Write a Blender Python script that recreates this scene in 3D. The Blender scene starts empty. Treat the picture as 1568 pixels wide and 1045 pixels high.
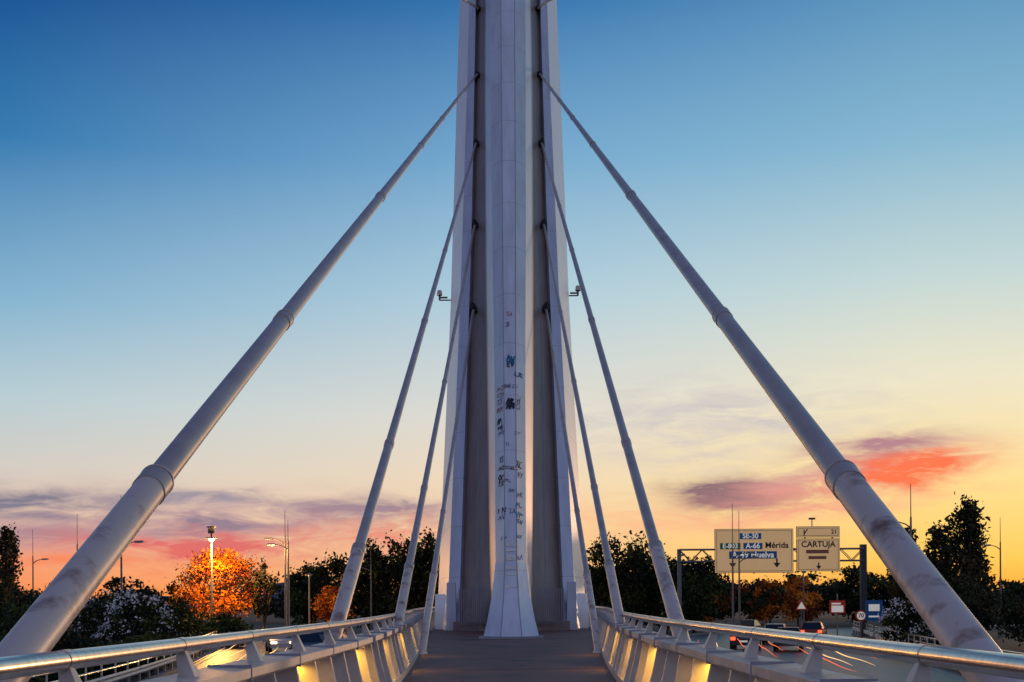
import bpy, math, random
import numpy as np
from mathutils import Vector, Matrix
random.seed(7); rng=np.random.default_rng(7)
D2R=math.radians
scene=bpy.context.scene
scene.view_settings.view_transform='Standard'
scene.view_settings.look='None'
scene.view_settings.exposure=0

def lin(c):
    o=[]
    for v in c:
        v=v/255.0
        o.append(v/12.92 if v<=0.04045 else ((v+0.055)/1.055)**2.4)
    return (o[0],o[1],o[2],1.0)

# ------------------------------------------------------------ materials
def mat(name,col,rough=0.6,metal=0.0,noise=None,ncol=None,nfac=0.5,bump=0.0,emit=None,estr=0.0,stretch=(1,1,1),spec=0.5,lo=0.4,hi=0.7):
    m=bpy.data.materials.new(name); m.use_nodes=True
    nt=m.node_tree; b=nt.nodes['Principled BSDF']
    col=tuple(col)[:3]+(1,)
    b.inputs['Base Color'].default_value=col
    b.inputs['Roughness'].default_value=rough
    b.inputs['Metallic'].default_value=metal
    b.inputs['Specular IOR Level'].default_value=spec
    if noise:
        tc=nt.nodes.new('ShaderNodeTexCoord'); mp=nt.nodes.new('ShaderNodeMapping')
        mp.inputs['Scale'].default_value=stretch
        n=nt.nodes.new('ShaderNodeTexNoise'); n.inputs['Scale'].default_value=noise
        n.inputs['Detail'].default_value=8; n.inputs['Roughness'].default_value=0.65
        nt.links.new(tc.outputs['Object'],mp.inputs[0]); nt.links.new(mp.outputs[0],n.inputs['Vector'])
        r=nt.nodes.new('ShaderNodeMapRange'); r.inputs[1].default_value=lo; r.inputs[2].default_value=hi
        r.inputs[3].default_value=0; r.inputs[4].default_value=nfac
        nt.links.new(n.outputs['Fac'],r.inputs[0])
        mx=nt.nodes.new('ShaderNodeMix'); mx.data_type='RGBA'
        mx.inputs[6].default_value=col; mx.inputs[7].default_value=tuple(ncol)[:3]+(1,)
        nt.links.new(r.outputs[0],mx.inputs[0]); nt.links.new(mx.outputs[2],b.inputs['Base Color'])
        if bump:
            bp=nt.nodes.new('ShaderNodeBump'); bp.inputs['Strength'].default_value=bump
            bp.inputs['Distance'].default_value=0.02
            nt.links.new(n.outputs['Fac'],bp.inputs['Height']); nt.links.new(bp.outputs[0],b.inputs['Normal'])
    if emit:
        b.inputs['Emission Color'].default_value=tuple(emit)[:3]+(1,)
        b.inputs['Emission Strength'].default_value=estr
    return m

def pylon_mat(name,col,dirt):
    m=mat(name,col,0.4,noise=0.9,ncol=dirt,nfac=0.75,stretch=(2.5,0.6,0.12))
    nt=m.node_tree; b=nt.nodes['Principled BSDF']
    src=b.inputs['Base Color'].links[0].from_socket
    tc=nt.nodes.new('ShaderNodeTexCoord'); sp=nt.nodes.new('ShaderNodeSeparateXYZ')
    nt.links.new(tc.outputs['Object'],sp.inputs[0])
    dv=nt.nodes.new('ShaderNodeMath'); dv.operation='DIVIDE'; dv.inputs[1].default_value=2.9
    fr=nt.nodes.new('ShaderNodeMath'); fr.operation='FRACT'
    lt=nt.nodes.new('ShaderNodeMath'); lt.operation='LESS_THAN'; lt.inputs[1].default_value=0.014
    ml=nt.nodes.new('ShaderNodeMath'); ml.operation='MULTIPLY'; ml.inputs[1].default_value=0.4
    nt.links.new(sp.outputs['Z'],dv.inputs[0]); nt.links.new(dv.outputs[0],fr.inputs[0])
    nt.links.new(fr.outputs[0],lt.inputs[0]); nt.links.new(lt.outputs[0],ml.inputs[0])
    mx=nt.nodes.new('ShaderNodeMix'); mx.data_type='RGBA'; mx.inputs[7].default_value=(0.2,0.18,0.18,1)
    nt.links.new(ml.outputs[0],mx.inputs[0]); nt.links.new(src,mx.inputs[6])
    nt.links.new(mx.outputs[2],b.inputs['Base Color'])
    return m

M={}
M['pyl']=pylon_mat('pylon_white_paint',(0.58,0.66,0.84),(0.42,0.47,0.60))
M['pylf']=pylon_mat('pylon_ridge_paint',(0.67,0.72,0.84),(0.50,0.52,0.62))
M['pylc']=pylon_mat('pylon_channel_shaded_paint',(0.30,0.24,0.225),(0.18,0.135,0.125))  # weathered pylon paint, with recess shade put into the darker brown
M['pyls']=pylon_mat('pylon_side_lit_paint',(0.88,0.93,0.98),(0.76,0.82,0.90))  # lighter copy of pylon white, outer-face brightness put into the colour
M['cable']=mat('cable_sheath_paint',(0.44,0.385,0.38),0.40,noise=1.3,ncol=(0.29,0.235,0.22),nfac=0.7)
M['cablelow']=mat('cable_lower_casing',(0.60,0.51,0.47),0.45,noise=2.6,ncol=(0.20,0.08,0.05),nfac=0.9,lo=.52,hi=.68)
M['white']=mat('white_steel_paint',(0.58,0.53,0.49),0.42,noise=2.5,ncol=(0.31,0.26,0.23),nfac=0.6)
M['steel']=mat('brushed_stainless',(0.62,0.55,0.50),0.24,metal=1.0,noise=3,ncol=(0.38,0.31,0.27),nfac=0.7,stretch=(1,8,1))
M['dark']=mat('dark_metal',(0.05,0.055,0.06),0.5)
M['black']=mat('socket_black',(0.012,0.012,0.014),0.7)
M['grey']=mat('galvanised_steel',(0.18,0.18,0.19),0.5,metal=0.3,noise=4,ncol=(0.11,0.11,0.12),nfac=0.6)
M['seam']=mat('weld_seam',(0.27,0.27,0.33),0.6,noise=2,ncol=(0.40,0.40,0.47),nfac=0.8)
M['walk']=mat('walkway_red_asphalt',(0.17,0.075,0.06),0.6,noise=0.7,ncol=(0.06,0.032,0.03),nfac=0.95,bump=0.3,stretch=(1,.5,1))
M['asph']=mat('asphalt',(0.05,0.043,0.042),0.4,noise=1.5,ncol=(0.028,0.026,0.027),nfac=0.8)
M['mark']=mat('road_marking_paint',(0.35,0.34,0.32),0.6)
M['ground']=mat('grass_ground',(0.035,0.04,0.018),0.95,noise=0.4,ncol=(0.05,0.04,0.025),nfac=0.9)
M['conc']=mat('kerb_concrete',(0.22,0.21,0.2),0.8,noise=3,ncol=(0.15,0.14,0.13),nfac=0.7)
M['bark']=mat('bark',(0.06,0.045,0.035),0.9,noise=6,ncol=(0.03,0.024,0.02),nfac=0.8)
for k,c in dict(g1=(0.010,0.016,0.008),g2=(0.024,0.036,0.012),g3=(0.055,0.075,0.018),
                o1=(0.24,0.055,0.008),o2=(0.55,0.15,0.015),o3=(0.75,0.26,0.02),  # orange tones carry warm lamplight as well as autumn colour
                y1=(0.04,0.04,0.022),y2=(0.08,0.065,0.03),w=(0.8,0.8,0.8)).items():
    M[k]=mat('leaf_'+k,c,0.75,spec=0.2)
M['lampglow']=mat('lamp_lens_lit',(1,0.7,0.3),emit=(1,0.5,0.15),estr=9)
M['lampglow2']=mat('led_strip_lit',(1,0.8,0.4),emit=(1,0.6,0.12),estr=2.0)
M['lens']=mat('lamp_lens',(0.5,0.52,0.5),0.2)
M['cream']=mat('sign_cream_face_glow',(0.95,0.62,0.29),0.5,noise=1.0,ncol=(0.85,0.52,0.22),nfac=0.5,emit=(1,.62,.27),estr=.22)  # weak emission stands in for headlights returned by the sign face
M['signtxt']=mat('sign_text_dark',(0.015,0.02,0.02),0.5)
M['signblue']=mat('sign_blue',(0.01,0.13,0.36),0.4)
M['signgreen']=mat('sign_green',(0.01,0.2,0.07),0.4)
M['signwhite']=mat('sign_white_glow',(0.9,0.88,0.82),0.4,emit=(1,.9,.75),estr=.25)  # slight added glow in place of reflected light, no lamp here
M['signred']=mat('sign_red',(0.75,0.05,0.02),0.4)
M['signbrown']=mat('sign_brown',(0.35,0.13,0.05),0.4)
M['glass']=mat('car_glass',(0.02,0.025,0.03),0.08)
M['tyre']=mat('tyre',(0.02,0.02,0.02),0.8)
M['tail']=mat('tail_light_lit',(0.6,0.02,0.01),emit=(1,0.06,0.02),estr=4)
M['head']=mat('head_light_lit',(1,0.9,0.7),emit=(1,0.75,0.4),estr=8)
M['trailr']=mat('light_trail_red',(0.6,0.02,0.01),emit=(1,0.18,0.05),estr=1.1)
M['traily']=mat('light_trail_yellow',(1,0.8,0.4),emit=(1,0.56,0.2),estr=1.4)
M['gblack']=mat('graffiti_black',(0.015,0.02,0.035),0.5)
M['gblue']=mat('graffiti_blue',(0.01,0.15,0.32),0.5)
M['gteal']=mat('graffiti_faded',(0.16,0.19,0.30),0.5)
M['gred']=mat('graffiti_red',(0.36,0.17,0.17),0.5)
M['gcyan']=mat('graffiti_cyan',(0.04,0.30,0.38),0.5)
M['paper']=mat('pasted_paper',(0.80,0.79,0.76),0.7,noise=4,ncol=(0.5,0.48,0.45),nfac=0.8)
M['cw']=mat('car_paint_white',(0.5,0.5,0.5),0.25)
M['cr']=mat('car_paint_red',(0.2,0.03,0.02),0.25)
M['cd']=mat('car_paint_dark',(0.05,0.06,0.07),0.25)
M['hill']=mat('distant_hill',(0.07,0.08,0.12),0.9)

# ------------------------------------------------------------ mesh builder
class MB:
    def __init__(s): s.v=[]; s.f=[]; s.m=[]; s.mats=[]; s.sm=[]
    def mi(s,k):
        if k not in s.mats: s.mats.append(k)
        return s.mats.index(k)
    def add(s,vs,fs,k,smooth=False):
        o=len(s.v); s.v+= [tuple(v) for v in vs]
        i=s.mi(k)
        for f in fs: s.f.append([a+o for a in f]); s.m.append(i); s.sm.append(smooth)
    def box(s,c,sz,k,rot=None,taper=(1,1)):
        x,y,z=[a/2 for a in sz]; vs=[]
        for dz in (-1,1):
            t=taper if dz>0 else (1,1)
            for dx,dy in ((-1,-1),(1,-1),(1,1),(-1,1)):
                p=Vector((dx*x*t[0],dy*y*t[1],dz*z))
                if rot is not None: p=rot@p
                vs.append(p+Vector(c))
        s.add(vs,[[3,2,1,0],[4,5,6,7],[0,1,5,4],[1,2,6,5],[2,3,7,6],[3,0,4,7]],k)
    def cyl(s,p0,p1,r0,r1,k,n=12,caps=True):
        p0=Vector(p0);p1=Vector(p1); d=(p1-p0).normalized()
        a=d.orthogonal().normalized(); b=d.cross(a); vs=[]
        for p,r in ((p0,r0),(p1,r1)):
            for i in range(n):
                t=2*math.pi*i/n; vs.append(p+a*math.cos(t)*r+b*math.sin(t)*r)
        s.add(vs,[[i,(i+1)%n,n+(i+1)%n,n+i] for i in range(n)],k,True)
        if caps:
            s.add(vs[:n],[list(range(n))[::-1]],k); s.add(vs[n:],[list(range(n))],k)
    def tube(s,pts,rad,k,n=8):
        for i in range(len(pts)-1): s.cyl(pts[i],pts[i+1],rad[i],rad[i+1],k,n,True)
    def loft(s,secs,k,closed=True,smooth=False,caps=False,kf=None):
        n=len(secs[0]); o=len(s.v)
        for q in secs: s.v+=[tuple(p) for p in q]
        for j in range(len(secs)-1):
            for i in range(n if closed else n-1):
                i2=(i+1)%n
                s.f.append([o+j*n+i,o+j*n+i2,o+(j+1)*n+i2,o+(j+1)*n+i])
                s.m.append(s.mi(kf[i] if kf else k)); s.sm.append(smooth)
        if caps:
            s.f.append([o+i for i in range(n)][::-1]); s.m.append(s.mi(k)); s.sm.append(False)
            e=o+(len(secs)-1)*n
            s.f.append([e+i for i in range(n)]); s.m.append(s.mi(k)); s.sm.append(False)
    def obj(s,name,parent=None,fixn=True):
        me=bpy.data.meshes.new(name); me.from_pydata(s.v,[],s.f)
        for k in s.mats: me.materials.append(M[k])
        me.polygons.foreach_set('material_index',s.m); me.polygons.foreach_set('use_smooth',s.sm)
        me.update()
        if fixn:
            import bmesh
            bm=bmesh.new(); bm.from_mesh(me); bmesh.ops.recalc_face_normals(bm,faces=bm.faces); bm.to_mesh(me); bm.free()
        o=bpy.data.objects.new(name,me); scene.collection.objects.link(o)
        if parent: o.parent=parent
        return o
def empty(name,loc=(0,0,0)):
    e=bpy.data.objects.new(name,None); scene.collection.objects.link(e); e.location=loc; return e

# ------------------------------------------------------------ camera
cam=bpy.data.cameras.new('camera'); co=bpy.data.objects.new('camera',cam); scene.collection.objects.link(co)
cam.lens=45.9; cam.sensor_width=36; cam.shift_y=0.2554; cam.shift_x=-0.0013
cam.clip_start=0.05; cam.clip_end=6000
co.matrix_world=Matrix.Translation((0.1,0,1.5))@Matrix.Rotation(D2R(90),4,'X')@Matrix.Rotation(D2R(-0.38),4,'Z')
scene.camera=co

# ------------------------------------------------------------ world (dusk sky)
w=bpy.data.worlds.new('World'); scene.world=w; w.use_nodes=True
nt=w.node_tree; nt.nodes.clear()
N=nt.nodes.new; L=nt.links.new
def setin(s,v):
    if hasattr(v,'is_linked') or hasattr(v,'links'): L(v,s)
    else: s.default_value=v
def mth(op,a,b=None,c=None,clamp=False):
    n=N('ShaderNodeMath'); n.operation=op; n.use_clamp=clamp
    setin(n.inputs[0],a)
    if b is not None: setin(n.inputs[1],b)
    if c is not None: setin(n.inputs[2],c)
    return n.outputs[0]
def mixc(f,a,b):
    n=N('ShaderNodeMix'); n.data_type='RGBA'; setin(n.inputs[0],f); setin(n.inputs[6],a); setin(n.inputs[7],b); return n.outputs[2]
tc=N('ShaderNodeTexCoord'); sp=N('ShaderNodeSeparateXYZ'); L(tc.outputs['Generated'],sp.inputs[0])
X,Y,Z=sp.outputs
hr=mth('SQRT',mth('ADD',mth('MULTIPLY',X,X),mth('MULTIPLY',Y,Y)))
hr=mth('MAXIMUM',hr,0.001)
T=mth('MAXIMUM',mth('DIVIDE',Z,hr),0.0)
U=mth('DIVIDE',X,hr)
def ramp(stops):
    n=N('ShaderNodeValToRGB'); cr=n.color_ramp; cr.interpolation='LINEAR'
    cr.elements[0].position=stops[0][0]; cr.elements[0].color=lin(stops[0][1])
    cr.elements[1].position=stops[-1][0]; cr.elements[1].color=lin(stops[-1][1])
    for p,c in stops[1:-1]:
        e=cr.elements.new(p); e.color=lin(c)
    L(T,n.inputs[0]); return n.outputs[0]
left=ramp([(0,(255,135,60)),(.03,(246,162,118)),(.06,(230,192,168)),(.10,(212,205,196)),(.15,(184,205,212)),(.22,(134,180,208)),(.336,(54,123,178)),(.46,(10,73,140)),(1.0,(8,42,95))])
cent=ramp([(0,(255,172,82)),(.035,(251,200,142)),(.0865,(242,216,182)),(.14,(226,220,208)),(.2365,(175,205,220)),(.3365,(120,171,208)),(.46,(52,117,176)),(1.0,(16,58,118))])
right=ramp([(0,(255,160,50)),(.03,(255,202,92)),(.0865,(253,223,148)),(.16,(236,229,200)),(.2365,(194,215,214)),(.3365,(134,183,209)),(.46,(86,144,187)),(1.0,(20,64,122))])
fL=mth('MULTIPLY',mth('ADD',U,0.36),1/0.36,clamp=True)
fR=mth('MULTIPLY',U,1/0.30,clamp=True)
col=mixc(fR,mixc(fL,left,cent),right)
def noise(su,st,scale,det=6):
    cb=N('ShaderNodeCombineXYZ'); L(mth('MULTIPLY',U,su),cb.inputs[0]); L(mth('MULTIPLY',T,st),cb.inputs[1])
    n=N('ShaderNodeTexNoise'); n.inputs['Scale'].default_value=scale; n.inputs['Detail'].default_value=det
    n.inputs['Roughness'].default_value=0.6; n.inputs['Distortion'].default_value=0.6
    L(cb.outputs[0],n.inputs['Vector']); return n.outputs['Fac']
n1=noise(9,32,1.0,8); n2=noise(13,55,1.5,9)
Tw=mth('ADD',T,mth('MULTIPLY',mth('SUBTRACT',n1,0.5),0.035))
front=mth('MULTIPLY',Y,4.0,clamp=True)
def cloud(col,u,t,ru,rt,c,k,slope=0.0,lo=0.36):
    du=mth('SUBTRACT',U,u)
    a=mth('MULTIPLY',du,1/ru)
    tt=mth('SUBTRACT',mth('SUBTRACT',Tw,t),mth('MULTIPLY',du,slope))
    b=mth('MULTIPLY',tt,1/rt)
    r=mth('ADD',mth('MULTIPLY',a,a),mth('MULTIPLY',b,b))
    g=mth('EXPONENT',mth('MULTIPLY',r,-1.0))
    nz=mth('MULTIPLY',mth('SUBTRACT',n2,lo),3.2,clamp=True)
    f=mth('MULTIPLY',mth('MULTIPLY',mth('MULTIPLY',g,nz),k),front,clamp=True)
    return mixc(f,col,lin(c))
col=cloud(col,-.25,.062,.15,.018,(196,158,164),1.1,lo=.30)
col=cloud(col,-.38,.072,.09,.010,(130,124,142),1.7,lo=.3)
col=cloud(col,-.37,.052,.07,.007,(170,140,150),1.4,lo=.3)
col=cloud(col,-.24,.045,.08,.011,(226,110,106),1.9,lo=.32)
col=cloud(col,-.22,.060,.05,.007,(148,128,146),1.6,lo=.32)
col=cloud(col,-.31,.030,.07,.006,(248,136,94),1.4,lo=.32)
col=cloud(col,-.24,.080,.06,.006,(160,148,160),1.5)
col=cloud(col,-.115,.070,.06,.011,(160,136,150),1.7,lo=.32)
col=cloud(col,-.09,.052,.07,.012,(236,140,118),1.5)
col=cloud(col,.15,.135,.12,.03,(200,192,196),1.0)
col=cloud(col,.20,.068,.10,.012,(246,172,138),1.4,slope=.1)
col=cloud(col,.172,.083,.042,.010,(122,98,114),2.3,lo=.26)
col=cloud(col,.22,.085,.05,.010,(236,150,134),1.4,slope=.1,lo=.3)
col=cloud(col,.255,.094,.07,.013,(214,160,152),1.4,slope=.12,lo=.3)
col=cloud(col,.285,.094,.045,.010,(250,116,78),2.0,slope=.12,lo=.30)
col=cloud(col,.27,.110,.04,.008,(180,132,142),1.8,slope=.1,lo=.3)
col=cloud(col,.06,.06,.07,.02,(252,186,140),.8)
back=mth('MULTIPLY',mth('SUBTRACT',0.1,Y),1.4,clamp=True)
col=mixc(back,col,(0.31,0.335,0.50,1))
bg=N('ShaderNodeBackground'); L(col,bg.inputs[0]); bg.inputs[1].default_value=1.0
sky=N('ShaderNodeTexSky'); sky.sky_type='NISHITA'; sky.sun_disc=False
sky.sun_elevation=D2R(1.5); sky.sun_rotation=D2R(28)
bg2=N('ShaderNodeBackground'); L(sky.outputs[0],bg2.inputs[0]); bg2.inputs[1].default_value=0.004
ad=N('ShaderNodeAddShader'); L(bg.outputs[0],ad.inputs[0]); L(bg2.outputs[0],ad.inputs[1])
out=N('ShaderNodeOutputWorld'); L(ad.outputs[0],out.inputs[0])

sl=bpy.data.lights.new('sun','SUN'); so=bpy.data.objects.new('sun',sl); scene.collection.objects.link(so)
sl.energy=0.6; sl.angle=D2R(2); sl.color=(1,0.55,0.3)
sd=Vector((math.sin(D2R(28)),math.cos(D2R(28)),math.tan(D2R(3)))).normalized()
so.rotation_euler=sd.to_track_quat('Z','Y').to_euler(); so.location=(40,60,30)

# ------------------------------------------------------------ ground and roads
ZG=-1.9
g=MB(); g.add([(-3000,-800,ZG),(3000,-800,ZG),(3000,5000,ZG),(-3000,5000,ZG)],[[0,1,2,3]],'ground'); g.obj('ground',fixn=False)
def rin(y): return 4.2+0.012*max(0,y-20)**1.5+(0.02*(y-120)**2 if y>120 else 0)
def rw(y,s=1): return (11 if s>0 else 7.6)+max(0,min(1,(y-20)/90))*(4 if s>0 else 2)
ys=[-30+i*2.5 for i in range(100)]
for sgn in (-1,1):
    r=MB(); secs=[]
    for y in ys:
        a=rin(y); b=a+rw(y,sgn)
        secs.append([(sgn*(a-.3),y,ZG),(sgn*(a-.3),y,ZG+.32),(sgn*a,y,ZG+.32),(sgn*a,y,ZG+.2),(sgn*b,y,ZG+.2),(sgn*b,y,ZG+.32),(sgn*(b+.3),y,ZG+.32),(sgn*(b+.3),y,ZG)])
    kf=['conc','conc','conc','asph','conc','conc','conc']
    r.loft(secs,'asph',closed=False,kf=kf)
    zz=ZG+.204
    for fr in (1/3,2/3):
        for y in range(-20,190,9):
            q=[]
            for yy in (y,y+1.3,y+2.6,y+4):
                c=rin(yy)+rw(yy,sgn)*fr; q.append([(sgn*(c-.07),yy,zz),(sgn*(c+.07),yy,zz)])
            r.loft(q,'mark',closed=False)
    for fr in (0.04,0.96):
        q=[]
        for y in ys:
            c=rin(y)+rw(y,sgn)*fr; q.append([(sgn*(c-.06),y,zz),(sgn*(c+.06),y,zz)])
        r.loft(q,'mark',closed=False)
    r.obj('road')
    for side in (0,1):
        b=MB(); q=[]
        for y in [x for x in ys if x<125]:
            c=(rin(y)-.1) if side==0 else (rin(y)+rw(y,sgn)+.15)
            d=sgn*(-1 if side else 1)
            q.append([(sgn*c,y,ZG+.65),(sgn*c+d*.06,y,ZG+.72),(sgn*c,y,ZG+.80),(sgn*c+d*.06,y,ZG+.88),(sgn*c,y,ZG+.95)])
            b.box((sgn*c-d*.07,y,ZG+.6),(.1,.08,.7),'grey')
        b.loft(q,'white',closed=False)
        if side:
            for hh in (1.15,1.45):
                p=[(sgn*(rin(y)+rw(y,sgn)+.25),y,ZG+hh) for y in ys if y<125]; b.tube(p,[.035]*len(p),'steel',6)
            for y in [x for x in ys if x<125]: b.box((sgn*(rin(y)+rw(y,sgn)+.25),y,ZG+1.2),(.05,.05,.55),'white')
        b.obj('guard_rail')

# ------------------------------------------------------------ walkway deck
def kx(y):
    t=max(0,min(1,(y-18)/56)); t=t*t*(3-2*t)*0.55+t*0.45
    return 1.85+2.55*t
dk=MB()
yy=[-8+i*1.2 for i in range(86)]
dk.loft([[(-kx(y),y,0.0),(kx(y),y,0.0)] for y in yy],'walk',closed=False)
for sgn in (-1,1):
    dk.loft([[(sgn*kx(y),y,0.0),(sgn*kx(y),y,.14),(sgn*(kx(y)+.32),y,.14),(sgn*(kx(y)+.34),y,0.02),(sgn*(kx(y)+1.0),y,-.25),(sgn*(kx(y)+1.0),y,-.45),(sgn*(kx(y)+.5),y,ZG)] for y in yy],'white',closed=False)
for y in (29,53): dk.box((0,y+.3,.0035),(2*kx(y)-.02,.03,.005),'dark')
dk.box((.35,34,.004),(.6,.6,.006),'dark')
dk.obj('bridge_walkway')

for sgn in (-1,1):
    p=MB(); yr=[y for y in yy if y<86]
    K=lambda y:kx(y)
    p.loft([[(sgn*(K(y)+.20),y,.88),(sgn*(K(y)+.16),y,.91),(sgn*(K(y)+.16),y,.985),(sgn*(K(y)+.50),y,1.0),(sgn*(K(y)+.52),y,.88)] for y in yr],'white',closed=True,caps=True)
    pts=[Vector((sgn*(K(y)+.42),y,1.21)) for y in yr]
    n=16
    p.loft([[ (q.x+.054*math.cos(2*math.pi*i/n),q.y,q.z+.054*math.sin(2*math.pi*i/n)) for i in range(n)] for q in pts],'steel',smooth=True)
    y=-5.1
    while y<84:
        k=K(y)
        p.loft([[(sgn*(k+.30),y-.085,.985),(sgn*(k+.42),y-.085,.985),(sgn*(k+.42),y+.085,.985),(sgn*(k+.30),y+.085,.985)],
                [(sgn*(k+.39),y-.03,1.185),(sgn*(k+.45),y-.03,1.185),(sgn*(k+.45),y+.03,1.185),(sgn*(k+.39),y+.03,1.185)]],'white',caps=True)
        p.cyl((sgn*(k+.42),y-.06,1.21),(sgn*(k+.42),y+.06,1.21),.058,.058,'steel',16)
        for yo in (0,1.2):
            y2=y+yo; k2=K(y2)
            p.loft([[(sgn*(k2+.02),y2-.05,.12),(sgn*(k2+.30),y2-.05,.12),(sgn*(k2+.30),y2+.05,.12),(sgn*(k2+.02),y2+.05,.12)],
                    [(sgn*(k2+.13),y2-.04,.55),(sgn*(k2+.30),y2-.04,.55),(sgn*(k2+.30),y2+.04,.55),(sgn*(k2+.13),y2+.04,.55)],
                    [(sgn*(k2+.20),y2-.03,.90),(sgn*(k2+.50),y2-.03,.90),(sgn*(k2+.50),y2+.03,.90),(sgn*(k2+.20),y2+.03,.90)]],'white',caps=True)
        p.box((sgn*(k+.33),y+1.2,.945),(.355,.02,.135),'seam')
        y+=2.4
    for zz,dx in ((.35,.31),(.6,.33)):
        q=[(sgn*(K(y)+dx),y,zz) for y in yr]; p.tube(q,[.012]*len(q),'steel',5)
    LY=[9.0,13.8,18.6,23.4,29,37]
    for y in LY:
        p.box((sgn*(K(y)+.40),y,.865),(.04,.3,.03),'lampglow2')
    o=p.obj('bridge_railing')
    for y,e_ in zip(LY,(12,17,24,16,22,16)):
        l=bpy.data.lights.new('railing_lamp','AREA'); l.shape='RECTANGLE'; l.size=.08; l.size_y=1.8; l.energy=e_; l.color=(1,.52,.045)
        lo=bpy.data.objects.new('railing_lamp',l); scene.collection.objects.link(lo); lo.parent=o
        lo.location=(sgn*(K(y)+.40),y,.84)

# ------------------------------------------------------------ cables
att={3:(18.7,82.7),4:(25.2,86.8),5:(32.1,91.1),6:(38.5,95.1),7:(45.2,99.3),8:(52.,103.7)}
y0={3:42.0,4:31.7,5:20.7,6:7.75,7:-4.0,8:-15.5}
sock=[]
for n_ in att:
    for sgn in (-1,1):
        c=MB(); za,ya=att[n_]
        A=Vector((sgn*2.6,y0[n_],1.5)); B=Vector((sgn*2.28,ya,1.5+za)); d=(B-A)
        def at(y): return A+d*((y-y0[n_])/(ya-y0[n_]))
        S=at(y0[n_]-3.6); Yt=y0[n_]
        c.cyl(S,at(Yt+2.0),.122,.118,'cablelow',32)
        c.cyl(at(Yt+2.0),at(Yt+7.5),.098,.096,'cable',32)
        c.cyl(at(Yt+7.5),at(Yt+18.6),.090,.088,'cable',28)
        c.cyl(at(Yt+18.6),B,.084,.078,'cable',24)
        ring=[Yt+2.0,Yt+7.5,Yt+18.6]
        yv=Yt+30
        while yv<ya-4: ring.append(yv); yv+=11.2
        for i_,r_ in enumerate(ring):
            rr=[.127,.106,.1][i_] if i_<3 else .094
            c.cyl(at(r_-.10),at(r_+.10),rr,rr,'cable',32)
            c.cyl(at(r_+.12),at(r_+.14),rr+.003,rr+.003,'cablelow',32)
        c.cyl(at(Yt-4.4),at(Yt-3.3),.22,.18,'white',20)
        c.obj('stay_cable')
        sock.append((B,d.normalized()))

# ------------------------------------------------------------ pylon
def lerp(a,b,t): return a+(b-a)*t
def tab(z,t):
    for i in range(len(t)-1):
        if z<=t[i+1][0]: return lerp(t[i][1],t[i+1][1],(z-t[i][0])/(t[i+1][0]-t[i][0]))
    return t[-1][1]
LEAN=1.6
def rhalf(z): return tab(z,[(0,1.2),(.7,1.04),(1.7,.86),(3.3,.70),(12,.76),(22,.92),(38,1.1),(140,1.2)])
def rfwd(z): return tab(z,[(0,-1.9),(.7,-1.4),(1.7,-.9),(3.3,-.4),(7,0),(140,0)])
CF,RF=57.3,58.4
def sect(z):
    s=(z-1.5)/LEAN
    r=rhalf(z); f=rfwd(z)
    si=tab(z,[(0,2.85),(26,2.5),(140,2.3)]); sx=tab(z,[(0,3.5),(22,3.15),(40,3.0),(140,2.9)]); ox=tab(z,[(0,4.4),(22,4.1),(140,3.9)])
    c=.38*r; w_=tab(z,[(0,-.1),(3.3,.30),(12,.42),(140,.42)])
    pts=[(c,CF+f),(r,RF+f),(r+w_,64.5),(r+w_+.2,69.8),(si-.12,71.4),(si,70.9),(sx,71.3),(ox,77.5),(ox-1.2,84)]
    P=[(x,y+s,z) for x,y in pts]
    Q=[(-x,y+s,z) for x,y in pts][::-1]
    return P+Q
zs=[0,.35,.7,1.2,1.7,2.4,3.3,5,7]+[7+3*i for i in range(1,45)]
py=MB()
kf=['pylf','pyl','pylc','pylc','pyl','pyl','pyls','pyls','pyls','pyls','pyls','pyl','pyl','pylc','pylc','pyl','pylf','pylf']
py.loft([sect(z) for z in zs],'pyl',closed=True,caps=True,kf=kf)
pylon=py.obj('bridge_pylon')
def ridge_y(x,z):
    r=rhalf(z); c=.38*r; x=abs(x); f=rfwd(z)
    return (CF+f if x<c else lerp(CF,RF,(x-c)/(r-c))+f)+(z-1.5)/LEAN
dt=MB()
for sgn in (-1,1):
    dt.loft([[(sgn*(.38*rhalf(z)-.02),ridge_y(0,z)-.015,z),(sgn*(.38*rhalf(z)+.02),ridge_y(0,z)-.015,z),(sgn*(.38*rhalf(z)+.02),ridge_y(0,z)+.04,z)] for z in zs],'seam',closed=False)
    q=[]
    for z in zs:
        s=sect(z); a=Vector(s[3]); b_=Vector(s[4]); m_=a.lerp(b_,.45); q.append([(sgn*(m_.x-.025),m_.y-.03,z),(sgn*(m_.x+.025),m_.y-.03,z)])
    dt.loft(q,'seam',closed=False)
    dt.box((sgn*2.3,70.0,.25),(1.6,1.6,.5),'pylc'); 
    dt.box((sgn*3.25,70.6,1.3),(.55,.9,2.6),'pyl',taper=(.85,.7))
    dt.box((sgn*4.0,74.0,1.0),(.7,1.2,2.0),'pyls',taper=(.85,.7))
    for i in range(14):
        dt.box((sgn*(1.45+i*.1),69.0,1.3),(.04,.04,1.9),'seam')
dt.box((0,55.0,.04),(2.7,1.9,.08),'seam')
for B,d in sock:
    dt.cyl(B-d*.9,B+d*.8,.19,.21,'black',20)
    dt.cyl(B-d*.95,B-d*.7,.13,.13,'grey',20)
    dt.box((B.x-(.16 if B.x>0 else -.16),B.y+.3,B.z+.05),(.35,.3,.42),'black')
dt.obj('ribs_and_sockets',parent=pylon)
gf=MB(); random.seed(11)
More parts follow.
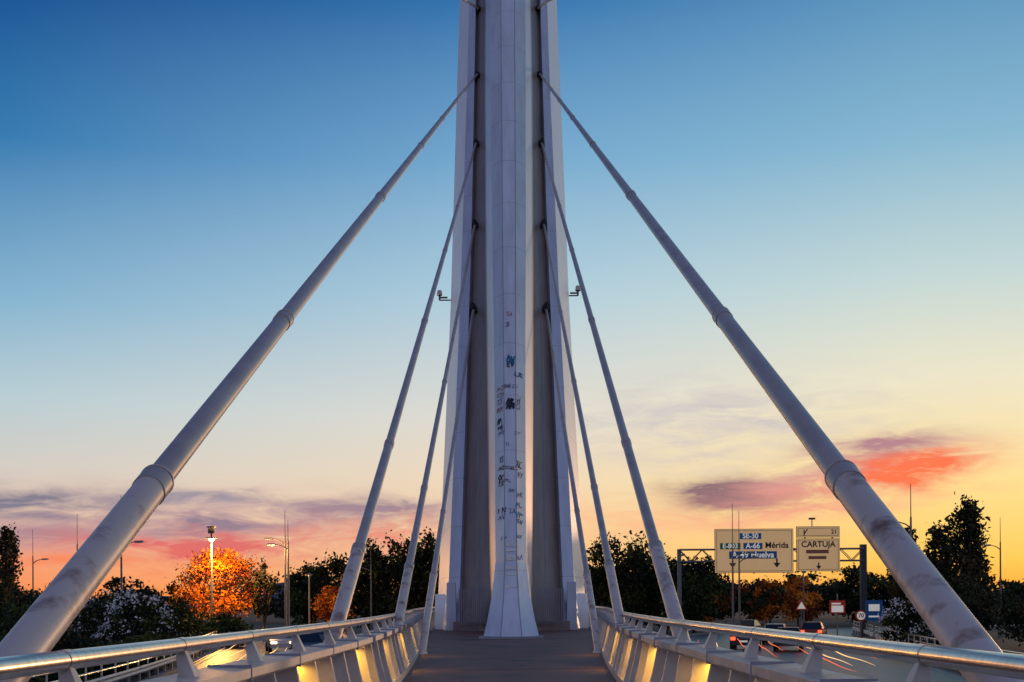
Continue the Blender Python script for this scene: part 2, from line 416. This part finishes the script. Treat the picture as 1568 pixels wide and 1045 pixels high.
GLY=[[(0,0),(0,1)],[(0,0),(.5,1),(1,0)],[(0,1),(0,0),(1,0)],[(1,1),(0,.8),(0,.1),(1,0)],[(0,0),(0,1),(.9,.8),(0,.5),(1,0)],[(0,0),(0,1),(1,0),(1,1)],
     [(0,1),(1,1),(.5,1),(.5,0)],[(0,1),(.5,0),(1,1)],[(.5,1),(0,.5),(.5,0),(1,.5),(.5,1)],[(1,1),(0,.9),(1,.3),(0,0)],[(0,1),(1,0),(.5,.5),(0,0),(1,1)],[(0,0),(0,1),(1,.6),(0,.5)]]
def tag(x0,z0,wd,ht,k,lw,n=None):
    lw*=1.15
    n=n or max(2,int(wd/ht*1.4)); cw=wd/n; sl=random.uniform(-.15,.35)
    for i in range(n):
        gl=random.choice(GLY); pr=None; hj=random.uniform(.75,1.2)
        for (a,b_) in gl:
            z=z0-ht/2+b_*ht*hj+i*ht*sl*.3; x=x0-wd/2+i*cw+a*cw*.78+b_*.03
            x=max(-rhalf(z)+.02,min(rhalf(z)-.02,x))
            p=Vector((x,ridge_y(x,z)-.02,z))
            if pr is not None and (p-pr).length>1e-3:
                for t_ in (0,1):
                    a0=pr.lerp(p,t_*.5); a1=pr.lerp(p,t_*.5+.5)
                    for q in (a0,a1): q.y=ridge_y(q.x,q.z)-.02
                    gf.cyl(a0,a1,lw/2,lw/2,k,4,False)
            pr=p
T_=[(.05,13.5,.42,.5,'gblue',.08),(.05,13.35,.36,.4,'gblack',.06),(.45,12.8,.42,.28,'gblue',.06),(-.42,12.0,.4,.22,'gred',.035),(-.1,12.1,.4,.18,'gteal',.035),(.2,12.1,.4,.18,'gteal',.03),
 (-.45,11.7,.36,.2,'gred',.035),(.02,11.3,.36,.3,'gblack',.09),(.02,11.0,.4,.28,'gblack',.08),(.0,11.15,.4,.22,'gblue',.06),(.46,11.3,.34,.3,'gred',.05),(.46,11.0,.34,.2,'gteal',.04),(-.5,11.3,.28,.3,'gteal',.035),(-.48,10.9,.3,.26,'gred',.04),
 (-.52,10.3,.22,.36,'gblack',.055),(-.48,9.95,.26,.2,'gblack',.05),(-.4,9.6,.3,.2,'gteal',.035),(-.38,9.9,.2,.5,'gteal',.03),(-.05,15.6,.26,.3,'gteal',.035),(.0,16.2,.3,.25,'gred',.03),
 (-.42,8.3,.2,.35,'gteal',.04),(-.42,7.85,.3,.2,'gblack',.04),(-.15,7.85,.5,.15,'gteal',.03),(.2,7.8,.4,.15,'gred',.03),(.42,8.0,.28,.3,'gblack',.045),(.46,7.5,.24,.26,'gteal',.04),(-.42,7.35,.3,.24,'gblack',.055),(-.45,7.05,.28,.2,'gblack',.05),(-.1,7.2,.3,.14,'gteal',.03),(.05,6.7,.3,.14,'gteal',.03),
 (.45,6.5,.26,.24,'gteal',.04),(-.4,5.75,.36,.26,'gblack',.05),(-.4,5.4,.34,.2,'gteal',.045),(.4,6.0,.3,.2,'gcyan',.05),(.4,5.5,.36,.24,'gcyan',.06),(.42,5.2,.3,.22,'gblue',.05),(.1,5.7,.24,.2,'gteal',.03),(-.3,4.4,.28,.16,'gteal',.03),(.38,4.5,.28,.16,'gteal',.03),(-.1,9.0,.3,.14,'gteal',.025),(.35,9.6,.3,.14,'gteal',.025),(.4,3.5,.3,.2,'gteal',.03)]
for a in T_: tag(*a)
for (x,z,wd,ht) in [(0,4.1,.42,.16),(0.02,3.85,.44,.12),(-.02,3.5,.40,.26),(0,3.05,.48,.14),(.03,2.75,.44,.10),(0,2.2,.5,.1)]:
    vs=[]
    for sx_,sz_ in ((-1,-1),(1,-1),(1,1),(-1,1)):
        zz=z+sz_*ht/2; vs.append((x+sx_*wd/2,ridge_y(0,zz)-.03,zz))
    gf.add(vs,[[0,1,2,3]],'paper')
gf.obj('graffiti',parent=pylon)
for (x,z) in ((-4.9,22.9),(4.75,23.2)):
    y=77.6+(z-1.5)/LEAN; s=1 if x>0 else -1
    c=MB(); c.cyl((s*3.9,y,z-.3),(x,y,z-.3),.05,.05,'grey',8); c.cyl((x,y,z-.3),(x,y,z+.05),.07,.07,'grey',8)
    c.cyl((x,y,z+.05),(x,y,z+.38),.2,.14,'white',14); c.cyl((x,y,z-.02),(x,y,z+.06),.1,.2,'glass',14); c.box((x-s*.3,y,z-.12),(.5,.12,.1),'dark')
    c.obj('security_camera')

# ------------------------------------------------------------ vegetation
def leaves(b,centers,rads,nper,size,keys):
    for c,r in zip(centers,rads):
        k=b.mi(random.choice(keys))
        n=nper
        P=rng.normal(0,.5,(n,3))*np.array(r)+np.array(c)
        P[:,2]=np.maximum(P[:,2],ZG+.05)
        a=rng.normal(0,1,(n,3)); a/=np.linalg.norm(a,axis=1)[:,None]
        t=rng.normal(0,1,(n,3)); bb=np.cross(a,t); bb/=np.linalg.norm(bb,axis=1)[:,None]
        s=size*rng.uniform(.5,1.2,(n,1))
        o=len(b.v)
        q=np.stack([P-a*s,P-bb*s*.55,P+a*s,P+bb*s*.55],1).reshape(-1,3)
        b.v+=q.tolist()
        b.f+=[[o+4*i,o+4*i+1,o+4*i+2,o+4*i+3] for i in range(n)]
        b.m+=[k]*n; b.sm+=[False]*n
def tree_into(b,x,y,H,W,keys,nc=26,nper=70,leaf=.22,base=.25,trunk=True,shape='round',z0=ZG):
    if trunk:
        b.cyl((x,y,z0),(x+.1*W*random.uniform(-.3,.3),y,z0+H*.45),.03*H*.7,.02*H*.6,'bark',8)
    cs=[];rs=[]
    for i in range(nc):
        while True:
            p=np.array([random.uniform(-1,1) for _ in range(3)])
            if .2<np.linalg.norm(p)<.97: break
        if shape=='poplar':
            h=random.random(); wv=(1-h)**.6*(.4+h)*1.4
            cx=x+p[0]*W/2*wv; cy=y+p[1]*W/2*wv; cz=z0+H*(base*.5+(1-base*.5)*h*.95)
            r=np.array([W*.13,W*.13,H*.07])
        else:
            cz=z0+H*(base+(1-base)*(.5+.45*p[2])); wv=1-.25*max(0,p[2])
            cx=x+p[0]*W/2*.9*wv; cy=y+p[1]*W/2*.9*wv
            r=np.array([W*.14,W*.14,H*.09])*random.uniform(.75,1.3)
        cs.append((cx,cy,cz)); rs.append(r)
        if trunk and i%3==0:
            b.cyl((x,y,z0+H*random.uniform(.2,.45)),(cx,cy,cz),.012*H,.004*H,'bark',5,False)
    leaves(b,cs,rs,nper,leaf,keys)
def tree(name,*a,**k):
    b=MB(); tree_into(b,*a,**k); return b.obj(name,fixn=False)
G=['g1','g1','g2','g2','g3']; O=['o1','o2','o3','o2','o3']; GY=['g1','g2','y1','y2']; MX=['g1','g2','o1','g2','y1']; G3=['g2','g2','g3','g3','g1']
for x,H,W in [(-22,8,5.5),(-19,8.6,5.4),(-14.9,10.7,6.6),(-11.6,11,6),(-8.9,11.6,5),(-5.6,10,5),(6,10,5),(9.4,11,6.2),(12.8,10.3,6.5),(16,8.6,6.5),(19.5,8.6,7)]:
    tree('broadleaf_tree',x,138+random.uniform(-4,4),H,W,G,nc=62,nper=75,leaf=.26,base=.06)
for x,H,W,ks in [(33,7.2,9,MX),(40,7.6,9,MX),(47,8.2,9,G),(54,8,9,G),(60,7.4,8,G),(27,8,8,G)]:
    tree('broadleaf_tree',x,178,H,W,ks,nc=44,nper=70,leaf=.34,base=.05)
tree('autumn_lamp_tint_tree',-25.7,116,8.6,8.2,O,nc=66,nper=115,leaf=.17,base=.15)
tree('autumn_lamp_tint_tree',-16.8,125,5.8,4.8,O,nc=30,nper=70,leaf=.2,base=.1)
tree('autumn_lamp_tint_tree',35,160,7,6,O,nc=30,nper=70,leaf=.25,base=.1)  # crown tinted orange, warm lamplight put into the leaf colour
tree('autumn_lamp_tint_tree',22.5,150,6,5,['o1','o2','g2'],nc=26,nper=70,leaf=.25,base=.1)
tree('autumn_lamp_tint_tree',30,152,6.3,5,['o1','o2','g2'],nc=26,nper=70,leaf=.25,base=.1)
tree('young_tree',-21.3,112,7,2.6,['g1','y1','g2'],nc=22,nper=45,leaf=.16,base=.3)
tree('poplar_tree',-44.5,115,10.4,3.4,GY,nc=60,nper=60,leaf=.2,shape='poplar')
tree('poplar_tree',-46.8,118,9.6,3.4,GY,nc=60,nper=60,leaf=.2,shape='poplar')
tree('poplar_tree',34.8,100,11.2,4.6,GY,nc=90,nper=60,leaf=.2,shape='poplar')
tree('poplar_tree',33.0,101,9.3,3.6,GY,nc=60,nper=60,leaf=.2,shape='poplar')
tree('poplar_tree',31.2,103,9.0,3.4,GY,nc=60,nper=60,leaf=.2,shape='poplar')
tree('poplar_tree',40,112,6.8,4.5,GY,nc=60,nper=60,leaf=.2,shape='poplar')
for x,y,H,W in [(30,88,5.2,6),(33.5,82,5.0,6),(27.5,84,4.4,5),(37,92,5.6,7),(30,70,3.6,5)]:
    tree('shrub',x,y,H,W,GY,nc=40,nper=90,leaf=.17,base=0.0,trunk=False)
for x,y,H,W in [(-23,62,3.4,6),(-19.5,48,2.3,4.6),(-28,72,4.2,7),(-32,84,4.6,8),(-26,82,3.8,6),(-19.3,56,2.4,4.6),(-18.5,63,2.0,4),(-17,52,1.7,3.4),(-19.5,70,1.9,4),(-35,98,5,8),(-30,100,4.6,7),(-26,104,4,6),(-21.5,98,2.8,4)]:
    tree('shrub',x,y,H,W,G3,nc=42,nper=95,leaf=.15,base=0.0,trunk=False)
for x,y,H,W in [(-21.0,73,3.9,4.0),(-23.2,75,4.3,4.4),(23.9,78,3.5,3.8),(25.8,81,3.4,3.6)]:
    b=MB(); tree_into(b,x,y,H,W,G,nc=36,nper=90,leaf=.15,base=0,trunk=False)
    cs=[]
    for _ in range(60):
        a=random.uniform(0,2*math.pi); h_=random.uniform(.25,1.0); rr=math.sqrt(max(0,1-(h_*.9)**2))*W*.55
        cs.append((x+math.cos(a)*rr,y+math.sin(a)*rr*.8,ZG+H*h_))
    leaves(b,cs,[(.45,.35,.3)]*60,16,.09,['w']); b.obj('flowering_shrub',fixn=False)
b=MB()
for i in range(90):
    x=-190+i*4.3+random.uniform(-1.5,1.5)
    tree_into(b,x,250+random.uniform(-15,15),random.uniform(6.5,9.5),9,['g1','g1','g2','y1'],nc=14,nper=45,leaf=.5,base=0,trunk=False)
b.obj('distant_trees',fixn=False)
h=MB(); q=[]
for i in range(61):
    x=-900+i*30; q.append([(x,1500,ZG),(x,1540,14+9*math.sin(i*.37)+5*math.sin(i*.9+1)),(x,1700,ZG)])
h.loft(q,'hill',closed=False,smooth=True); h.obj('hills')

# ------------------------------------------------------------ street lamps
def street_lamp(x,y,top,head,arms,lit=False):
    b=MB(); b.cyl((x,y,ZG),(x,y,head),.10,.06,'grey',10); b.cyl((x,y,head),(x,y,top),.035,.02,'grey',6)
    b.box((x,y,ZG+.15),(.4,.4,.3),'conc')
    for a in arms:
        p=[Vector((x,y,head-.7)),Vector((x+a*.35,y-.1,head-.45)),Vector((x+a*.8,y-.2,head-.32)),Vector((x+a*1.0,y-.25,head-.3))]
        b.tube(p,[.045,.04,.035,.03],'grey',6)
        b.box((x+a*1.25,y-.28,head-.28),(.7,.3,.12),'grey',taper=(.7,.7))
        b.box((x+a*1.25,y-.28,head-.36),(.5,.22,.03),'lampglow' if lit else 'lens')
    o=b.obj('street_lamp')
    if lit:
        l=bpy.data.lights.new('bulb','POINT'); l.energy=500; l.color=(1,.5,.15); l.shadow_soft_size=.15
        lo=bpy.data.objects.new('bulb',l); scene.collection.objects.link(lo); lo.parent=o; lo.location=(x+arms[0]*1.3,y-.3,head-.6)
for a in [(-17.7,102,8.8,6.9,(-1,),False),(-17.3,101,8.0,6.4,(-1,),True),(-26,87,8.8,6,(1,),False),(-34.6,104,8.8,6.4,(1,),False),(-45.5,124,8.8,6.2,(1,),False),
          (25.1,82,8.8,6.7,(-1,),False),(43.4,116,8.8,6.6,(-1,),False),(16.5,97.5,8.8,5.4,(1,),False),(18.8,108,9.0,5.4,(1,),False),(-14.6,135,8.5,5.5,(-1,),False)]:
    street_lamp(*a)
b=MB(); x,y=-25.3,110
b.cyl((x,y,ZG),(x,y,7.0),.13,.08,'grey',10); b.cyl((x,y,6.9),(x,y,7.9),.07,.07,'dark',8)
b.box((x,y,7.1),(.9,.9,.08),'dark',taper=(.8,.8)); b.box((x,y,7.75),(.5,.4,.5),'dark'); b.cyl((x,y,6.82),(x,y,7.05),.15,.28,'lampglow',12)
b.box((x,y,8.05),(.8,.3,.1),'grey')
o=b.obj('street_lamp')
l=bpy.data.lights.new('bulb','POINT'); l.energy=6000; l.color=(1,.46,.09); l.shadow_soft_size=.2
lo=bpy.data.objects.new('bulb',l); scene.collection.objects.link(lo); lo.parent=o; lo.location=(x+.6,y-.6,6.2)
for (x,y,z,e) in [(33,148,4.6,5000),(-18.5,119,4.0,2500)]:
    b=MB(); b.cyl((x,y,ZG),(x,y,z),.1,.07,'grey',8); b.cyl((x,y,z),(x,y,z+.2),.15,.25,'lens',10); b.cyl((x,y,z+.2),(x,y,z+.35),.27,.05,'dark',10)
    o=b.obj('street_lamp'); l=bpy.data.lights.new('bulb','POINT'); l.energy=e; l.color=(1,.42,.1)
    lo=bpy.data.objects.new('bulb',l); scene.collection.objects.link(lo); lo.parent=o; lo.location=(x,y,z-.3)

# ------------------------------------------------------------ sign gantry
GY0=110
gr=empty('sign_gantry',(0,0,0))
b=MB()
b.box((14.1,GY0,(ZG+5.9)/2),(.32,.32,5.9-ZG),'grey'); b.box((29.6,GY0,(ZG+6.2)/2),(.5,.45,6.2-ZG),'dark')
for z in (5.85,4.85):
    for dy in (-.3,.3):
        b.cyl((14.1,GY0+dy,z),(29.6,GY0+dy,z),.07,.07,'grey',8)
nn=16
for i in range(nn):
    xa=14.1+i*15.5/nn; xb=xa+15.5/nn
    for dy in (-.3,.3):
        a,c=((4.85,5.85) if i%2 else (5.85,4.85)); b.cyl((xa,GY0+dy,a),(xb,GY0+dy,c),.035,.035,'grey',6,False)
for x in (17.8,20.3,22.8,24.6,26.9): b.box((x,GY0-.42,5.6),(.12,.12,3.6),'grey')
b.cyl((25.3,GY0,7.6),(25.3,GY0,8.4),.04,.04,'dark',6); b.box((25.3,GY0,8.4),(.5,.3,.15),'dark')
b.obj('frame',parent=gr)
sgn_=MB(); yf=GY0-.6
def panel(x0,x1,z0,z1):
    sgn_.box(((x0+x1)/2,yf+.06,(z0+z1)/2),(x1-x0,.08,z1-z0),'signtxt')
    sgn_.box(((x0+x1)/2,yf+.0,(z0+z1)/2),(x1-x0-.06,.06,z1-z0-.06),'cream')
    t=.03
    for zz in (z0+.16,z1-.16): sgn_.box(((x0+x1)/2,yf-.034,zz),(x1-x0-.32+t,.008,t),'signtxt')
    for xx in (x0+.16,x1-.16): sgn_.box((xx,yf-.037,(z0+z1)/2),(t,.008,z1-z0-.32),'signtxt')
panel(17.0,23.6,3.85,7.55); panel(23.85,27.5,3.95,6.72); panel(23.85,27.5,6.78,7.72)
def patch(x,z,wd,ht,k): sgn_.box((x,yf-.036,z),(wd,.01,ht),k)
def text(s,x,z,size,k,off=.012):
    c=bpy.data.curves.new('sign_text','FONT'); c.body=s; c.size=size; c.align_x='CENTER'; c.align_y='CENTER'; c.offset=off; c.extrude=.002
    c.materials.append(M[k]); o=bpy.data.objects.new('text',c); scene.collection.objects.link(o); o.parent=gr
    o.rotation_euler=(D2R(90),0,0); o.location=(x,yf-.05,z)
patch(20.0,6.93,1.8,.5,'signblue'); text('SE-30',20.0,6.93,.58,'signwhite')
patch(18.3,6.1,1.7,.52,'signgreen'); text('E-803',18.3,6.1,.56,'signwhite')
patch(20.2,6.1,1.6,.52,'signblue'); text('A-66',20.2,6.1,.6,'signwhite'); text('Mérida',22.2,6.15,.70,'signtxt',.016)
patch(20.2,5.35,4.0,.62,'signblue'); text('A-49 Huelva',20.2,5.35,.70,'signwhite')
def darrow(x,z,s):
    sgn_.box((x,yf-.036,z+.22*s),(.14*s,.01,.45*s),'signtxt')
    sgn_.add([(x-.3*s,yf-.042,z+.08*s),(x+.3*s,yf-.042,z+.08*s),(x,yf-.042,z-.32*s)],[[0,1,2]],'signtxt')
darrow(18.5,4.6,1); darrow(22.2,4.6,1); darrow(25.7,4.35,.75)
text('CARTUJA',25.68,6.2,.68,'signtxt',.016); patch(25.6,5.6,1.9,.3,'signbrown'); patch(25.6,5.1,1.5,.26,'signbrown')
text('21',27.0,7.25,.5,'signtxt'); sgn_.box((24.5,yf-.036,7.2),(.1,.01,.5),'signtxt'); sgn_.box((24.65,yf-.042,7.3),(.08,.01,.45),'signtxt',rot=Matrix.Rotation(D2R(35),3,'Y'))
sgn_.obj('panels',parent=gr)
b=MB(); x,y=24.9,100; b.cyl((x,y,ZG),(x,y,2),.05,.05,'grey',8); b.box((x,y-.06,1.0),(1.2,.04,1.0),'signred'); b.box((x,y-.085,.85),(.9,.02,.5),'signwhite'); b.box((x-.1,y-.1,1.25),(.7,.02,.12),'signwhite'); b.obj('red_information_sign')
b=MB(); x=25.9; y=97; b.cyl((x,y,ZG),(x,y,.7),.04,.04,'grey',8); b.cyl((x,y-.05,.35),(x,y-.09,.35),.42,.42,'signred',28); b.cyl((x,y-.09,.35),(x,y-.11,.35),.31,.31,'signwhite',28)
so_=b.obj('speed_limit_sign')
c=bpy.data.curves.new('t','FONT'); c.body='70'; c.size=.42; c.align_x='CENTER'; c.align_y='CENTER'; c.materials.append(M['signtxt']); c.offset=.01
o=bpy.data.objects.new('number',c); scene.collection.objects.link(o); o.parent=so_; o.rotation_euler=(D2R(90),0,0); o.location=(x,y-.12,.35)
b=MB(); x,y=26.6,96; b.cyl((x,y,ZG),(x,y,1.6),.05,.05,'grey',8); b.box((x,y-.06,.75),(1.25,.05,1.5),'signblue'); b.box((x,y-.09,.95),(.8,.02,.5),'signwhite'); b.box((x,y-.09,.3),(.8,.02,.12),'signwhite'); b.obj('blue_information_sign')
b=MB(); x,y=24.8,112; b.cyl((x,y,ZG),(x,y,1.2),.05,.05,'grey',8)
b.add([(x-.55,y-.06,.7),(x+.55,y-.06,.7),(x,y-.06,1.65)],[[0,1,2]],'signred'); b.add([(x-.36,y-.07,.8),(x+.36,y-.07,.8),(x,y-.07,1.42)],[[0,1,2]],'signwhite'); b.obj('warning_sign')

# ------------------------------------------------------------ cars
def car(x,y,ang,paint,front=False):
    e=MB()
    prof=[(-2.1,.35),(-2.15,.75),(-2.0,.95),(-1.3,1.0),(1.0,.95),(1.9,.8),(2.12,.6),(2.1,.3)]
    e.loft([[(px_,-.84,pz) for px_,pz in prof],[(px_,-.88,pz) for px_,pz in prof] ,[(px_,.88,pz) for px_,pz in prof],[(px_,.84,pz) for px_,pz in prof]],paint,caps=True)
    cab=[(-1.85,.97),(-1.25,1.45),(.1,1.48),(.95,.97)]
    e.loft([[(a,-.80 if q_<1 else -.64,q_) for a,q_ in cab],[(a,.80 if q_<1 else .64,q_) for a,q_ in cab]],'glass',caps=True)
    e.box((-.55,0,1.475),(1.3,1.2,.05),paint)
    for a,bx in ((-1.85,-1.25),(.95,.1)):
        for s in (-1,1): e.cyl((a,s*.80,.97),(bx,s*.64,1.46),.04,.04,paint,6)
    for wx in (-1.35,1.35):
        for s in (-1,1):
            e.cyl((wx,s*.70,.32),(wx,s*.90,.32),.32,.32,'tyre',18); e.cyl((wx,s*.895,.32),(wx,s*.92,.32),.18,.18,'grey',12)
    for s in (-1,1):
        e.box((-2.14,s*.68,.78),(.08,.3,.2),'tail'); e.box((2.06,s*.62,.66),(.12,.36,.14),'head' if front else 'lens')
        e.box((.75,s*.95,1.0),(.15,.14,.12),paint)
    e.box((-2.17,0,.6),(.02,.5,.12),'signwhite')
    o=e.obj('car'); o.location=(x,y,ZG+.205); o.rotation_euler=(0,0,ang)
    if front:
        l=bpy.data.lights.new('headlights','SPOT'); l.energy=1500; l.color=(1,.58,.2); l.spot_size=D2R(70); l.shadow_soft_size=.1
        lo=bpy.data.objects.new('headlights',l); scene.collection.objects.link(lo); lo.parent=o; lo.location=(2.25,0,.68)
        lo.rotation_euler=Vector((-1,0,.13)).to_track_quat('Z','Y').to_euler()
car(24.0,104,D2R(72),'cr'); car(19.6,97,D2R(74),'cw'); car(15.4,86,D2R(76),'cd'); car(21.5,118,D2R(66),'cd')
car(-12.2,78,D2R(-77),'cd',True); car(-15.6,88,D2R(-75),'cw',True); car(-14.2,98,D2R(-74),'cd',True); car(17.8,84,D2R(76),'cd')

b=MB(); random.seed(5)
for sgn,k,f_,ya,yb,hz in [(1,'trailr',.12,56,84,.8),(1,'traily',.20,60,88,.7),(1,'trailr',.30,64,96,.8),(1,'trailr',.38,58,90,.7),(1,'trailr',.42,62,84,.85),(1,'trailr',.5,44,70,.8),(1,'traily',.56,50,74,.7),(1,'traily',.63,50,78,.7),(1,'trailr',.66,52,84,.85),(1,'trailr',.72,56,80,.8),(1,'trailr',.8,56,82,.85),(1,'traily',.86,60,84,.5),(1,'traily',.9,60,86,.6),(1,'traily',.94,62,84,.75),(1,'traily',.92,60,82,.35),
     (-1,'traily',.36,56,84,.65),(-1,'traily',.44,58,80,.6),(-1,'traily',.5,52,80,.65),(-1,'traily',.64,52,72,.6),(-1,'traily',.7,54,76,.7),(-1,'traily',.86,58,80,.6),(-1,'traily',.8,60,84,.7)]:
    q=[(sgn*(rin(y)+rw(y,sgn)*f_),y,ZG+.2+hz+.03*math.sin(y*.5)) for y in range(ya,yb,2)]; m_=len(q)
    b.tube(q,[.004+.018*math.sin(math.pi*i/(m_-1)) for i in range(m_)],k,5)
b.obj('car_light_trails')
